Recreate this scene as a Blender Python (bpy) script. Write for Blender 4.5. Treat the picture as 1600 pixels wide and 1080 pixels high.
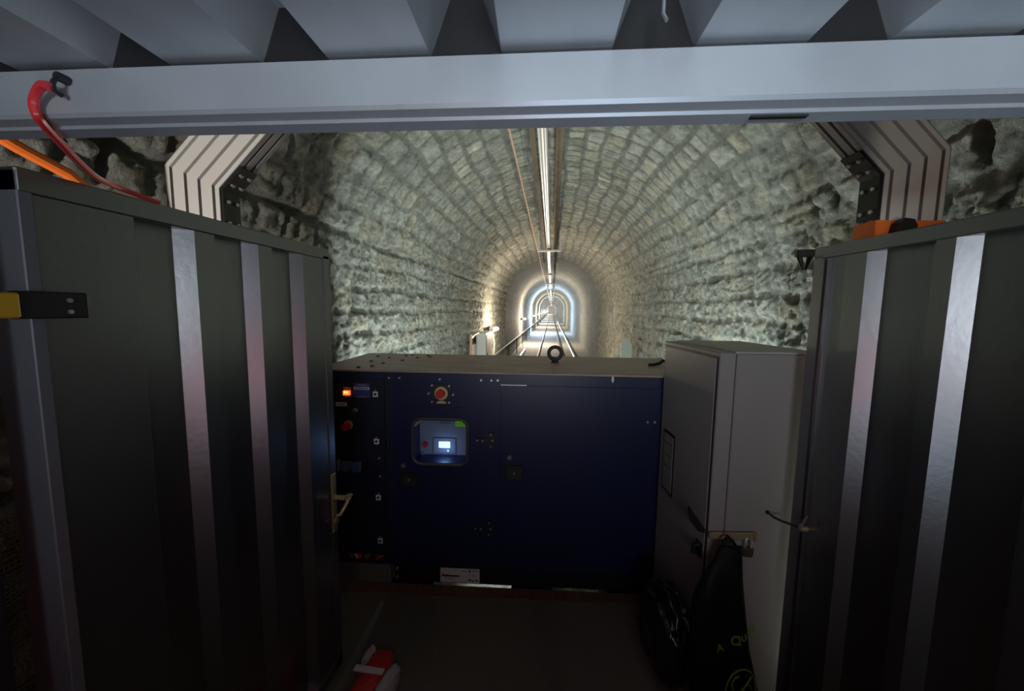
import bpy, bmesh, math, random
import numpy as np
from mathutils import Vector, Matrix
R = math.radians
random.seed(7)
for o in list(bpy.data.objects): bpy.data.objects.remove(o)
SC = bpy.context.scene
COL = SC.collection

# ------------------------------------------------------------------ camera, world, exposure, area lights
FLOOR = -1.75          # container floor (the camera is the origin height)
TRACK = -1.95          # tunnel floor
cd = bpy.data.cameras.new('camera'); cam = bpy.data.objects.new('camera', cd); COL.objects.link(cam)
cd.sensor_fit = 'HORIZONTAL'; cd.sensor_width = 36.0; cd.lens = 36.0 * 580.0 / 1600.0
cd.clip_start = 0.02; cd.clip_end = 400
cam.matrix_world = (Matrix.Rotation(R(6.001), 4, 'Z') @ Matrix.Rotation(R(90 - 5.594), 4, 'X') @ Matrix.Rotation(R(0.75), 4, 'Z'))
SC.camera = cam
wd = bpy.data.worlds.new('world'); SC.world = wd; wd.use_nodes = True
wd.node_tree.nodes['Background'].inputs[0].default_value = (0.5, 0.6, 0.8, 1)
wd.node_tree.nodes['Background'].inputs[1].default_value = 0.004
SC.view_settings.view_transform = 'Standard'; SC.view_settings.look = 'None'
SC.view_settings.gamma = 1.0; SC.view_settings.use_curve_mapping = False
SC.view_settings.exposure = 0.0

def light(name, kind, loc, energy, color, size=0.1, rot=None, sy=None, spread=None):
    l = bpy.data.lights.new(name, kind); l.energy = energy; l.color = color
    if kind == 'AREA':
        l.shape = 'RECTANGLE' if sy else 'SQUARE'; l.size = size
        if sy: l.size_y = sy
        if spread: l.spread = spread
    else: l.shadow_soft_size = size
    o = bpy.data.objects.new(name, l); COL.objects.link(o); o.location = loc
    if rot: o.rotation_euler = rot
    return o
# cool daylight reaching through the container from its open rear end
light('rear_daylight', 'AREA', (0.25, -2.2, -0.05), 7.5, (0.86, 0.93, 1.0), 0.9, (R(100), 0, 0), 0.5, R(66))
light('roof_bounce', 'AREA', (0.22, -0.35, -0.75), 1.9, (0.50, 0.84, 1.0), 0.35, (R(146), 0, 0), 0.3, R(120))
# added red light standing in for a red jacket just below the camera
light('red_jacket_glow', 'AREA', (0.05, -0.15, -0.44), 1.1, (1.0, 0.05, 0.06), 0.6, (R(90), 0, 0), 0.14)
# work lamp standing on the track behind the generator
for wx in (-0.95, 0.95): light('work_lamp', 'POINT', (wx, 3.35, -1.62), 150.0, (0.92, 1.0, 0.94), 0.10)

# ------------------------------------------------------------------ materials
MATS = {}
def mat(name, col, rough=0.6, metal=0.0, spec=0.5, noise=None, bump=None, emit=None, trans=0.0, coat=0.0):
    if name in MATS: return MATS[name]
    m = bpy.data.materials.new(name); m.use_nodes = True; nt = m.node_tree
    b = nt.nodes['Principled BSDF']
    b.inputs['Base Color'].default_value = (*col, 1); b.inputs['Roughness'].default_value = rough
    b.inputs['Metallic'].default_value = metal; b.inputs['Specular IOR Level'].default_value = spec
    if trans: b.inputs['Transmission Weight'].default_value = trans
    if coat: b.inputs['Coat Weight'].default_value = coat; b.inputs['Coat Roughness'].default_value = 0.2
    if emit:
        b.inputs['Emission Color'].default_value = (*emit[0], 1); b.inputs['Emission Strength'].default_value = emit[1]
    tc = None
    def coord():
        nonlocal tc
        if tc is None: tc = nt.nodes.new('ShaderNodeTexCoord')
        return tc.outputs['Object']
    if noise:     # (scale, strength, second colour, stretch)
        sc, amt, c2, st = noise
        mp = nt.nodes.new('ShaderNodeMapping'); mp.inputs['Scale'].default_value = st
        n = nt.nodes.new('ShaderNodeTexNoise'); n.inputs['Scale'].default_value = sc; n.inputs['Detail'].default_value = 6
        r = nt.nodes.new('ShaderNodeValToRGB'); r.color_ramp.elements[0].position = 0.42; r.color_ramp.elements[1].position = 0.62
        mx = nt.nodes.new('ShaderNodeMix'); mx.data_type = 'RGBA'
        mu = nt.nodes.new('ShaderNodeMath'); mu.operation = 'MULTIPLY'; mu.inputs[1].default_value = amt
        nt.links.new(coord(), mp.inputs[0]); nt.links.new(mp.outputs[0], n.inputs['Vector']); nt.links.new(n.outputs['Fac'], r.inputs[0])
        nt.links.new(r.outputs[0], mu.inputs[0]); nt.links.new(mu.outputs[0], mx.inputs[0])
        mx.inputs[6].default_value = (*col, 1); mx.inputs[7].default_value = (*c2, 1)
        nt.links.new(mx.outputs[2], b.inputs['Base Color'])
    if bump:      # (scale, distance)
        n = nt.nodes.new('ShaderNodeTexNoise'); n.inputs['Scale'].default_value = bump[0]; n.inputs['Detail'].default_value = 4
        bp = nt.nodes.new('ShaderNodeBump'); bp.inputs['Distance'].default_value = bump[1]; bp.inputs['Strength'].default_value = 1
        nt.links.new(coord(), n.inputs['Vector']); nt.links.new(n.outputs['Fac'], bp.inputs['Height']); nt.links.new(bp.outputs[0], b.inputs['Normal'])
    MATS[name] = m; return m

M_door = mat('painted steel', (0.26, 0.265, 0.275), 0.36, 0.95, noise=(2.5, 0.5, (0.21, 0.215, 0.225), (1, 1, 0.3)), bump=(60, 0.0004))
M_galv = mat('galvanised steel', (0.50, 0.54, 0.58), 0.42, 0.45, noise=(5, 0.5, (0.40, 0.44, 0.48), (1, 1, 1)), bump=(3, 0.006))
M_roof = mat('galvanised roof sheet', (0.46, 0.50, 0.53), 0.45, 0.4, noise=(6, 0.6, (0.34, 0.38, 0.41), (1, 0.4, 1)), bump=(4, 0.004))
M_dark = mat('dark steel', (0.03, 0.031, 0.032), 0.5, 0.3)
M_black = mat('black rubber', (0.008, 0.008, 0.009), 0.5)
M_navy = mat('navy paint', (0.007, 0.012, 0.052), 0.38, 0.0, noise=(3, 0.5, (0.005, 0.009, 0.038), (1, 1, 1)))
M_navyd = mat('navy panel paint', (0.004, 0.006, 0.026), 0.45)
M_gtop = mat('dusty roof paint', (0.44, 0.33, 0.28), 0.5, noise=(9, 0.8, (0.30, 0.23, 0.20), (0.4, 2, 1)))
M_cab = mat('light grey enamel', (0.25, 0.232, 0.222), 0.45, noise=(1.5, 0.4, (0.225, 0.21, 0.20), (1, 1, 0.5)))
M_cabd = mat('grey enamel door', (0.30, 0.29, 0.285), 0.35)
M_white = mat('white label', (0.75, 0.74, 0.70), 0.6)
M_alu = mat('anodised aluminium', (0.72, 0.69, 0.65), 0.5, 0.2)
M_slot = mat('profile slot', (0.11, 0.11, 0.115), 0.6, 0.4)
M_alu_shade = mat('shaded aluminium', (0.30, 0.30, 0.30), 0.5, 0.5)  # darker copy of the aluminium, shade of the edge faces painted in
M_steel = mat('bright steel', (0.55, 0.55, 0.56), 0.35, 0.8)
M_zinc = mat('zinc pipe', (0.75, 0.76, 0.77), 0.35, 0.6)
M_copper = mat('copper wire', (0.80, 0.50, 0.36), 0.4, 0.6)
M_brass = mat('worn brass', (0.50, 0.42, 0.23), 0.4, 0.6, noise=(30, 0.6, (0.38, 0.31, 0.17), (1, 1, 1)))
M_red = mat('red plastic', (0.62, 0.03, 0.03), 0.4)
M_redc = mat('red cord', (0.75, 0.04, 0.05), 0.35, coat=0.5)
M_orange = mat('orange webbing', (0.85, 0.17, 0.02), 0.6)
M_yellow = mat('yellow paint', (0.55, 0.36, 0.02), 0.5)
M_cream = mat('cream ring', (0.55, 0.45, 0.22), 0.5)
M_blue = mat('blue socket', (0.05, 0.13, 0.30), 0.45)
M_bluelab = mat('blue label', (0.03, 0.05, 0.25), 0.45)
M_green = mat('green label', (0.20, 0.85, 0.01), 0.6)
M_gletter = mat('green print', (0.17, 0.26, 0.03), 0.5)
M_floor = mat('plywood floor', (0.16, 0.145, 0.115), 0.65, noise=(3, 0.7, (0.10, 0.10, 0.08), (1, 0.3, 1)), bump=(25, 0.0015))
M_wood = mat('brown batten', (0.16, 0.09, 0.055), 0.6, noise=(8, 0.7, (0.09, 0.05, 0.03), (6, 1, 1)), bump=(30, 0.002))
M_rust = mat('rusty strip', (0.17, 0.13, 0.085), 0.8, noise=(7, 0.8, (0.09, 0.075, 0.055), (1, 0.3, 1)), bump=(30, 0.004))
M_concrete = mat('tunnel concrete', (0.36, 0.35, 0.33), 0.85, noise=(4, 0.6, (0.25, 0.245, 0.235), (1, 1, 1)), bump=(20, 0.01))
M_rail = mat('rail steel', (0.07, 0.066, 0.062), 0.65, 0.2)
M_net = mat('brown net', (0.20, 0.13, 0.06), 0.6)
M_bag = mat('black film', (0.006, 0.006, 0.007), 0.22, spec=0.9, bump=(14, 0.006))
M_bagm = mat('black bag cloth', (0.005, 0.005, 0.005), 0.6, spec=0.2)
M_glass = bpy.data.materials.new('door glass'); M_glass.use_nodes = True
_nt = M_glass.node_tree; _nt.nodes.remove(_nt.nodes['Principled BSDF'])
_t = _nt.nodes.new('ShaderNodeBsdfTransparent'); _t.inputs[0].default_value = (0.92, 0.95, 0.97, 1)
_g = _nt.nodes.new('ShaderNodeBsdfGlossy'); _g.inputs['Roughness'].default_value = 0.06
_f = _nt.nodes.new('ShaderNodeFresnel'); _f.inputs[0].default_value = 1.5
_m = _nt.nodes.new('ShaderNodeMixShader'); _nt.links.new(_f.outputs[0], _m.inputs[0]); _nt.links.new(_t.outputs[0], _m.inputs[1]); _nt.links.new(_g.outputs[0], _m.inputs[2])
_nt.links.new(_m.outputs[0], _nt.nodes['Material Output'].inputs[0])
M_inner = mat('instrument panel', (0.26, 0.27, 0.30), 0.9, spec=0.1)
M_screen = mat('lit screen', (0.1, 0.2, 0.3), 0.4, emit=((0.45, 0.72, 1.0), 2.2))
M_led = mat('green indicator', (0.1, 0.5, 0.4), 0.4, emit=((0.55, 1.0, 0.85), 2.0))
M_amber = mat('lit red switch', (0.7, 0.05, 0.01), 0.4, emit=((1.0, 0.09, 0.01), 3.0))
M_amber2 = mat('lit amber switch', (0.7, 0.3, 0.01), 0.4, emit=((1.0, 0.42, 0.05), 4.0))
M_grey = mat('grey step', (0.13, 0.135, 0.12), 0.6)
M_fleece = mat('white fleece', (0.55, 0.54, 0.53), 0.9, bump=(60, 0.004))
M_post = mat('pale stone', (0.36, 0.40, 0.36), 0.85, bump=(30, 0.006))

# ------------------------------------------------------------------ mesh builder
class MB:
    def __init__(s): s.bm = bmesh.new()
    def _xf(s, vs, m):
        if m is not None: bmesh.ops.transform(s.bm, matrix=m, verts=vs)
    def box(s, x0, x1, y0, y1, z0, z1, bev=0.0, m=None, seg=1):
        vs = [s.bm.verts.new((x, y, z)) for x in (x0, x1) for y in (y0, y1) for z in (z0, z1)]
        fs = [(0, 1, 3, 2), (4, 6, 7, 5), (0, 4, 5, 1), (2, 3, 7, 6), (0, 2, 6, 4), (1, 5, 7, 3)]
        F = [s.bm.faces.new([vs[i] for i in f]) for f in fs]
        if bev > 0:
            es = list({e for f in F for e in f.edges})
            r = bmesh.ops.bevel(s.bm, geom=es, offset=bev, segments=seg, affect='EDGES', profile=0.5)
            vs = list({v for f in r['faces'] for v in f.verts} | {v for v in vs if v.is_valid})
        s._xf(vs, m); return s
    def prism(s, pts, a0, a1, axis='z', m=None):
        """polygon pts extruded along axis; pts are the two other coordinates in order (x,y)/(x,z)/(y,z)"""
        def mk(p, a):
            return {'z': (p[0], p[1], a), 'y': (p[0], a, p[1]), 'x': (a, p[0], p[1])}[axis]
        A = [s.bm.verts.new(mk(p, a0)) for p in pts]; B = [s.bm.verts.new(mk(p, a1)) for p in pts]
        n = len(pts)
        s.bm.faces.new(A[::-1]); s.bm.faces.new(B)
        for i in range(n): s.bm.faces.new((A[i], A[(i + 1) % n], B[(i + 1) % n], B[i]))
        s._xf(A + B, m); return s
    def sheet(s, pts, a0, a1, axis='z', n=1):
        """open polyline swept along axis"""
        def mk(p, a): return {'z': (p[0], p[1], a), 'y': (p[0], a, p[1]), 'x': (a, p[0], p[1])}[axis]
        rows = []
        for k in range(n + 1):
            a = a0 + (a1 - a0) * k / n; rows.append([s.bm.verts.new(mk(p, a)) for p in pts])
        for k in range(n):
            for i in range(len(pts) - 1):
                s.bm.faces.new((rows[k][i], rows[k][i + 1], rows[k + 1][i + 1], rows[k + 1][i]))
        return s
    def cyl(s, p0, p1, r, seg=16, r1=None):
        p0, p1 = Vector(p0), Vector(p1); d = p1 - p0
        m = Matrix.Translation((p0 + p1) / 2) @ d.to_track_quat('Z', 'Y').to_matrix().to_4x4()
        bmesh.ops.create_cone(s.bm, cap_ends=True, segments=seg, radius1=r, radius2=r if r1 is None else r1, depth=d.length, matrix=m)
        return s
    def sph(s, c, r, seg=16, scale=(1, 1, 1)):
        m = Matrix.Translation(c) @ Matrix.Diagonal((*scale, 1))
        bmesh.ops.create_uvsphere(s.bm, u_segments=seg, v_segments=max(6, seg // 2), radius=r, matrix=m); return s
    def tube(s, pts, r, seg=8, closed=False):
        pts = [Vector(p) for p in pts]; n = len(pts); rings = []
        up = None
        for i, p in enumerate(pts):
            if closed: t = pts[(i + 1) % n] - pts[i - 1]
            else: t = pts[min(i + 1, n - 1)] - pts[max(i - 1, 0)]
            t.normalize()
            if up is None:
                up = Vector((0, 0, 1)) if abs(t.z) < 0.9 else Vector((1, 0, 0))
            a = (up - t * up.dot(t)).normalized(); b = t.cross(a); up = a
            rings.append([s.bm.verts.new(p + (a * math.cos(2 * math.pi * k / seg) + b * math.sin(2 * math.pi * k / seg)) * r) for k in range(seg)])
        for i in range(n if closed else n - 1):
            A, B = rings[i], rings[(i + 1) % n]
            for k in range(seg): s.bm.faces.new((A[k], A[(k + 1) % seg], B[(k + 1) % seg], B[k]))
        if not closed: s.bm.faces.new(rings[0][::-1]); s.bm.faces.new(rings[-1])
        return s
    def torus(s, c, Rr, r, axis='y', seg=32, ss=10):
        pts = []
        for i in range(seg):
            a = 2 * math.pi * i / seg; u, v = Rr * math.cos(a), Rr * math.sin(a)
            pts.append(Vector(c) + Vector({'y': (u, 0, v), 'z': (u, v, 0), 'x': (0, u, v)}[axis]))
        return s.tube(pts, r, ss, True)
    def build(s, name, m, parent=None, smooth=False, angle=35):
        bmesh.ops.recalc_face_normals(s.bm, faces=s.bm.faces)
        me = bpy.data.meshes.new(name); s.bm.to_mesh(me); s.bm.free()
        me.materials.append(m)
        if smooth:
            for p in me.polygons: p.use_smooth = True
            try: me.set_sharp_from_angle(angle=R(angle))
            except Exception: pass
        o = bpy.data.objects.new(name, me); COL.objects.link(o)
        if parent: o.parent = parent
        return o
def tag(o, label=None, cat=None, group=None, kind=None):
    if label: o['label'] = label
    if cat: o['category'] = cat
    if group: o['group'] = group
    if kind: o['kind'] = kind
    return o
def empty(name, loc, rz=0.0, **kw):
    o = bpy.data.objects.new(name, None); COL.objects.link(o); o.location = loc; o.rotation_euler = (0, 0, rz); o.empty_display_size = 0.1
    return tag(o, **kw)
def copy_tree(o, parent=None):
    c = o.copy(); COL.objects.link(c)
    if parent: c.parent = parent
    for ch in [x for x in bpy.data.objects if x.parent is o]: copy_tree(ch, c)
    return c
def rrect(x0, x1, z0, z1, r, n=6):
    pts = []
    for cx, cz, a0 in ((x1 - r, z1 - r, 0), (x0 + r, z1 - r, 90), (x0 + r, z0 + r, 180), (x1 - r, z0 + r, 270)):
        for k in range(n + 1):
            a = R(a0 + 90 * k / n); pts.append((cx + r * math.cos(a), cz + r * math.sin(a)))
    return pts
def text_obj(name, s, size, m, parent, xf, bold=0.0, depth=0.0006):
    cu = bpy.data.curves.new(name, 'FONT'); cu.body = s; cu.size = size; cu.extrude = depth; cu.offset = bold; cu.align_x = 'CENTER'; cu.align_y = 'CENTER'
    t = bpy.data.objects.new(name, cu); COL.objects.link(t)
    me = bpy.data.meshes.new_from_object(t); bpy.data.objects.remove(t)
    me.transform(xf); me.materials.clear(); me.materials.append(m)
    o = bpy.data.objects.new(name, me); COL.objects.link(o); o.parent = parent
    return o

# ------------------------------------------------------------------ the stone tunnel
HW = 1.68; SPR = 0.16
rng = np.random.RandomState(5)
def vnoise(x, y, seed):
    r = np.random.RandomState(seed); N = 256
    g = r.rand(N, N).astype(np.float32)
    xi = np.floor(x).astype(int); yi = np.floor(y).astype(int); fx = x - xi; fy = y - yi
    fx = fx * fx * (3 - 2 * fx); fy = fy * fy * (3 - 2 * fy)
    a = g[xi % N, yi % N]; b = g[(xi + 1) % N, yi % N]; c = g[xi % N, (yi + 1) % N]; d = g[(xi + 1) % N, (yi + 1) % N]
    return (a * (1 - fx) + b * fx) * (1 - fy) + (c * (1 - fx) + d * fx) * fy
def fbm(x, y, seed, octv=4, gain=0.5):
    v = 0; a = 1.0; n = 0.0
    for k in range(octv):
        v = v + a * vnoise(x * 2 ** k, y * 2 ** k, seed + k); n += a; a *= gain
    return v / n - 0.5
HASH = np.random.RandomState(11).rand(4096).astype(np.float32)
def hsh(i, j, k=0): return HASH[(i * 73 + j * 179 + k * 1013 + (i * j) % 31) % 4096]
WALL = SPR - TRACK; ARC = math.pi * HW; TOTAL = 2 * WALL + ARC
def stone_field(s, t):
    """displacement into the tunnel (m), stone mask, tone of the stone; s along the arch, t along the tunnel"""
    wob = 0.055 * fbm(s * 1.7, t * 1.5, 20, 4) * 2
    wob2 = 0.06 * fbm(s * 2.3 + 9, t * 2.0, 40, 3) * 2
    rowh = 0.212
    q = (s + wob) / rowh; row = np.floor(q).astype(int); fr = q - row
    ln = 0.15 + 0.15 * hsh(row, row * 0 + 3, 1)
    p = (t + wob2) / ln + hsh(row, row * 0, 2) * 7.0
    colI = np.floor(p).astype(int)
    # random joint positions inside each course
    j0 = colI + 0.38 * (hsh(row, colI, 3) - 0.5); j1 = colI + 1 + 0.38 * (hsh(row, colI + 1, 3) - 0.5)
    lo = p < j0; hi = p > j1
    colI = colI - lo.astype(int) + hi.astype(int)
    j0 = colI + 0.38 * (hsh(row, colI, 3) - 0.5); j1 = colI + 1 + 0.38 * (hsh(row, colI + 1, 3) - 0.5)
    dc = np.minimum(p - j0, j1 - p) * ln
    sh0 = 0.16 * (hsh(row, colI, 4)); sh1 = 0.16 * (hsh(row, colI, 5))
    dr = np.minimum(fr - sh0 * 0.5, 1 - sh1 * 0.5 - fr) * rowh
    d = np.minimum(dc, dr) + 0.012 * fbm(s * 14, t * 14, 60, 2)
    # rounded corners
    cr = np.sqrt(np.maximum(0.05 - dc, 0) ** 2 + np.maximum(0.05 - dr, 0) ** 2)
    d = np.minimum(d, 0.058 - cr)
    mask = np.clip((d - 0.010) / 0.018, 0, 1); mask = mask * mask * (3 - 2 * mask)
    rounded = np.clip(d / 0.07, 0, 1) ** 0.6
    tone = hsh(row, colI, 6); lift = hsh(row, colI, 7)
    tx = hsh(row, colI, 8) - 0.5; ty = hsh(row, colI, 9) - 0.5
    u = TOTAL / 2
    low = np.clip((np.abs(s - u) - 1.2) / 1.2, 0, 1)          # 0 at the crown, 1 on the walls
    rub = np.clip(fbm(s * 0.5 + 3, t * 0.35, 80, 2) * 2.2 + 0.50 + 0.30 * (s < u), 0, 1)   # patches smeared with mortar
    near_s = np.clip((t + 3) / 2, 0, 1)
    amp = (0.60 + 0.15 * low) * (1 - 0.35 * rub)
    rough = fbm(s * 9, t * 9, 100, 4, 0.75)
    spk = fbm(s * 34, t * 30, 120, 2, 0.7)
    hgt = mask * amp * (0.010 + 0.030 * lift * rounded + 0.10 * (tx * (fr - 0.5) * rowh * 2 + ty * (p - np.floor(p) - 0.5) * ln * 2) )
    hgt = hgt + ((0.030 + 0.045 * low) * rough + (0.012 + 0.024 * low) * np.minimum(spk, 0.12)) * (0.45 + 0.55 * mask)
    # open joints with deep holes on the walls
    hole = np.clip(fbm(s * 3.2 + 50, t * 3.2, 140, 3) * 4 - 0.55, 0, 1) * (1 - mask) * low
    hgt = hgt - 0.06 * hole - 0.004 * (1 - mask) * low
    # the two long open courses seen on both haunches
    for c0, sd in ((WALL + 0.42, 160), (TOTAL - WALL - 0.50, 170)):
        ln_ = c0 + 0.10 * fbm(t * 0.8, t * 0 + 0.3, sd, 3)
        g = np.exp(-((s - ln_) / 0.022) ** 2) * np.clip(0.3 + 2.4 * fbm(t * 1.6, t * 0 + 7, sd + 5, 2), 0, 1)
        hgt = hgt - 0.05 * g
    hgt = hgt + 0.07 * fbm(s * 0.9, t * 0.8, 180, 2)
    smear = 1 - 0.45 * rub * (0.5 + fbm(s * 5, t * 5, 200, 3))
    cm = mask * smear
    rough_face = np.clip(0.62 + 1.6 * fbm(s * 6, t * 6, 220, 4, 0.7), 0, 1)      # weathered faces and mortar alike on the walls
    cm = cm * (1 - 0.75 * low) + rough_face * 0.75 * low
    tone = tone * (1 - 0.45 * low) + 0.45 * low * np.clip(0.45 + 1.5 * fbm(s * 2.5, t * 2.5, 240, 3), 0, 1)
    lined = np.clip((t - 13.2) / 0.5, 0, 1)                                      # smooth grey lining deeper in the tunnel
    hgt = hgt * (1 - 0.8 * lined); cm = cm * (1 - lined) + lined * (0.04 + 0.5 * fbm(s * 3, t * 1.5, 260, 3))
    return hgt, np.clip(cm, 0, 1), tone
def arch_point(s, h):
    x = np.empty_like(s); z = np.empty_like(s)
    a = s < WALL; c = s > TOTAL - WALL; b = ~(a | c)
    x[a] = -HW + h[a]; z[a] = TRACK + s[a]
    x[c] = HW - h[c]; z[c] = TRACK + (TOTAL - s[c])
    th = math.pi - (s[b] - WALL) / HW
    x[b] = (HW - h[b]) * np.cos(th); z[b] = SPR + (HW - h[b]) * np.sin(th)
    return x, z
def stone_material():
    m = bpy.data.materials.new('rubble masonry'); m.use_nodes = True; nt = m.node_tree; b = nt.nodes['Principled BSDF']
    b.inputs['Roughness'].default_value = 0.85; b.inputs['Specular IOR Level'].default_value = 0.25
    N, L = nt.nodes.new, nt.links.new
    at = N('ShaderNodeAttribute'); at.attribute_name = 'stone'
    sp = N('ShaderNodeSeparateColor'); L(at.outputs['Color'], sp.inputs[0])
    rp = N('ShaderNodeValToRGB'); e = rp.color_ramp.elements
    e[0].position = 0.0; e[0].color = (0.24, 0.25, 0.22, 1); e[1].position = 1.0; e[1].color = (0.68, 0.66, 0.56, 1)
    for p, c in ((0.25, (0.52, 0.54, 0.48, 1)), (0.5, (0.37, 0.40, 0.36, 1)), (0.72, (0.48, 0.46, 0.36, 1)), (0.86, (0.44, 0.46, 0.43, 1))):
        x = e.new(p); x.color = c
    L(sp.outputs['Green'], rp.inputs[0])
    tc = N('ShaderNodeTexCoord')
    n1 = N('ShaderNodeTexNoise'); n1.inputs['Scale'].default_value = 9; n1.inputs['Detail'].default_value = 8; n1.inputs['Roughness'].default_value = 0.7
    L(tc.outputs['Object'], n1.inputs['Vector'])
    mr = N('ShaderNodeMapRange'); mr.inputs['From Min'].default_value = 0.3; mr.inputs['From Max'].default_value = 0.7; mr.inputs['To Min'].default_value = 0.45; mr.inputs['To Max'].default_value = 1.35
    L(n1.outputs['Fac'], mr.inputs['Value'])
    mx = N('ShaderNodeMix'); mx.data_type = 'RGBA'; mx.inputs[6].default_value = (0.215, 0.23, 0.21, 1)
    L(sp.outputs['Red'], mx.inputs[0]); L(rp.outputs[0], mx.inputs[7])
    ml = N('ShaderNodeVectorMath'); ml.operation = 'SCALE'; L(mx.outputs[2], ml.inputs[0]); L(mr.outputs[0], ml.inputs['Scale'])
    L(ml.outputs[0], b.inputs['Base Color'])
    n2 = N('ShaderNodeTexNoise'); n2.inputs['Scale'].default_value = 34; n2.inputs['Detail'].default_value = 6; n2.inputs['Roughness'].default_value = 0.75
    L(tc.outputs['Object'], n2.inputs['Vector'])
    bp = N('ShaderNodeBump'); bp.inputs['Strength'].default_value = 1.0; bp.inputs['Distance'].default_value = 0.036
    L(n2.outputs['Fac'], bp.inputs['Height']); L(bp.outputs[0], b.inputs['Normal'])
    return m
M_stone = stone_material()
def masonry(name, s0, s1, label):
    V, F, C = [], [], []; base = 0
    segs = []
    for (y0, y1, ds, dy) in ((-3.0, 0.6, 0.06, 0.06), (0.6, 9.0, 0.0125, 0.0135), (9.0, 24.0, 0.035, 0.05), (24.0, 170.0, 0.09, 0.25)):
        ns = max(2, int(round((s1 - s0) / ds)) + 1); nt_ = int(round((y1 - y0) / dy)) + 1
        S, T = np.meshgrid(np.linspace(s0, s1, ns), np.linspace(y0, y1, nt_), indexing='ij')
        s, t = S.ravel(), T.ravel()
        h, mk, tn = stone_field(s, t)
        x, z = arch_point(s, h)
        V.append(np.stack([x, t, z], 1)); C.append(np.stack([mk, tn, tn * 0, tn * 0 + 1], 1))
        i = np.arange(ns - 1)[:, None] * nt_ + np.arange(nt_ - 1)[None]
        i = i.ravel() + base
        F.append(np.stack([i, i + 1, i + nt_ + 1, i + nt_], 1)); base += ns * nt_
    V = np.concatenate(V).astype(np.float32); F = np.concatenate(F).astype(np.int32); C = np.concatenate(C).astype(np.float32)
    me = bpy.data.meshes.new(name)
    me.vertices.add(len(V)); me.vertices.foreach_set('co', V.ravel())
    me.loops.add(F.size); me.loops.foreach_set('vertex_index', F.ravel())
    me.polygons.add(len(F)); me.polygons.foreach_set('loop_start', np.arange(0, F.size, 4, dtype=np.int32))
    me.polygons.foreach_set('use_smooth', np.ones(len(F), dtype=bool))
    me.update(calc_edges=True)
    a = me.color_attributes.new('stone', 'FLOAT_COLOR', 'POINT'); a.data.foreach_set('color', C.ravel())
    me.materials.append(M_stone)
    o = bpy.data.objects.new(name, me); COL.objects.link(o)
    return tag(o, label, 'wall' if 'wall' in name else 'ceiling', kind='structure')
masonry('wall_left', 0.0, WALL, 'rough rubble stone wall on the lamp side of the tunnel')
masonry('ceiling', WALL, TOTAL - WALL, 'curved stone masonry vault over the tunnel')
masonry('wall_right', TOTAL - WALL, TOTAL, 'rough rubble stone wall opposite the tunnel lamps')

b = MB(); b.box(-HW - 0.1, HW + 0.1, -3.0, 170, TRACK - 0.2, TRACK); tag(b.build('floor', M_concrete), 'grey concrete tunnel floor between the walls', 'floor', kind='structure')
b = MB(); b.box(-HW - 0.1, HW + 0.1, 170, 170.3, TRACK, SPR + HW); tag(b.build('wall_back', M_concrete), 'grey wall closing the far end of the tunnel', 'wall', kind='structure')

# rails
def rail(x, label):
    b = MB()
    prof = [(-0.05, 0), (0.05, 0), (0.05, 0.012), (0.010, 0.025), (0.008, 0.075), (0.026, 0.085), (0.026, 0.11), (-0.026, 0.11), (-0.026, 0.085), (-0.008, 0.075), (-0.010, 0.025), (-0.05, 0.012)]
    b.prism([(x + p, TRACK + q) for p, q in prof], 3.1, 168, 'y')
    return tag(b.build('track_rail', M_rail), label, 'rail', 'running rails of the tunnel track')
rail(-0.52, 'dark steel running rail on the side of the wall lamps')
rail(0.47, 'dark steel running rail on the side of the white floor pipe')
b = MB(); b.cyl((0.95, 4.6, TRACK + 0.075), (0.95, 60, TRACK + 0.075), 0.05, 12); tag(b.build('floor_pipe', M_zinc, smooth=True), 'pale pipe lying on the tunnel floor outside the rails', 'pipe')
b = MB(); b.cyl((-1.22, 14.6, TRACK + 0.07), (-1.22, 17.2, TRACK + 0.07), 0.07, 12); tag(b.build('short_pipe', M_zinc, smooth=True), 'short pale pipe piece on the floor below the lamps', 'pipe')
# handrail along the lamp wall
hr = empty('handrail', (-1.50, 9.0, TRACK), label='dark handrail running along the lamp-side tunnel wall', cat='handrail')
b = MB(); b.cyl((0, 0, 0.72), (0, 120, 0.72), 0.028, 10); b.build('rail_tube', M_dark, hr, True)
for k in range(14):
    b = MB(); b.cyl((0, 0.9 + k * 3.2, 0), (0, 0.9 + k * 3.2, 0.72), 0.02, 8); b.build('post', M_dark, hr, True)

# conductor bar, wire, ceiling strips, hangers
cb = empty('conductor_bar', (-0.105, 1.6, 1.40), label='bright twin-tube conductor bar running under the vault', cat='rail')
for x in (-0.026, 0.026):
    b = MB(); b.cyl((x, 0, 0), (x * 1.0, 150, 0), 0.014, 10); b.build('tube', M_zinc, cb, True)
b = MB(); b.box(-0.008, 0.008, 0, 150, -0.014, 0.016); b.build('web', M_zinc, cb)
b = MB(); b.cyl((-0.40, 1.6, 1.55), (-0.44, 150, 1.55), 0.010, 8); tag(b.build('copper_wire', M_copper, smooth=True), 'thin copper overhead wire beside the conductor bar', 'wire')
def strip(x0, x1, label):
    b = MB(); xm = (x0 + x1) / 2; zt = SPR + math.sqrt(HW ** 2 - xm ** 2)
    b.box(x0, x1, 1.0, 13, zt - 0.062, zt - 0.035)
    return tag(b.build('ceiling_strip', M_rust), label, 'strip')
strip(0.0, 0.085, 'brown rusty strip fixed to the vault right of the bright bar')
strip(-0.265, -0.205, 'brown rusty strip fixed to the vault between wire and bar')
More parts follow.
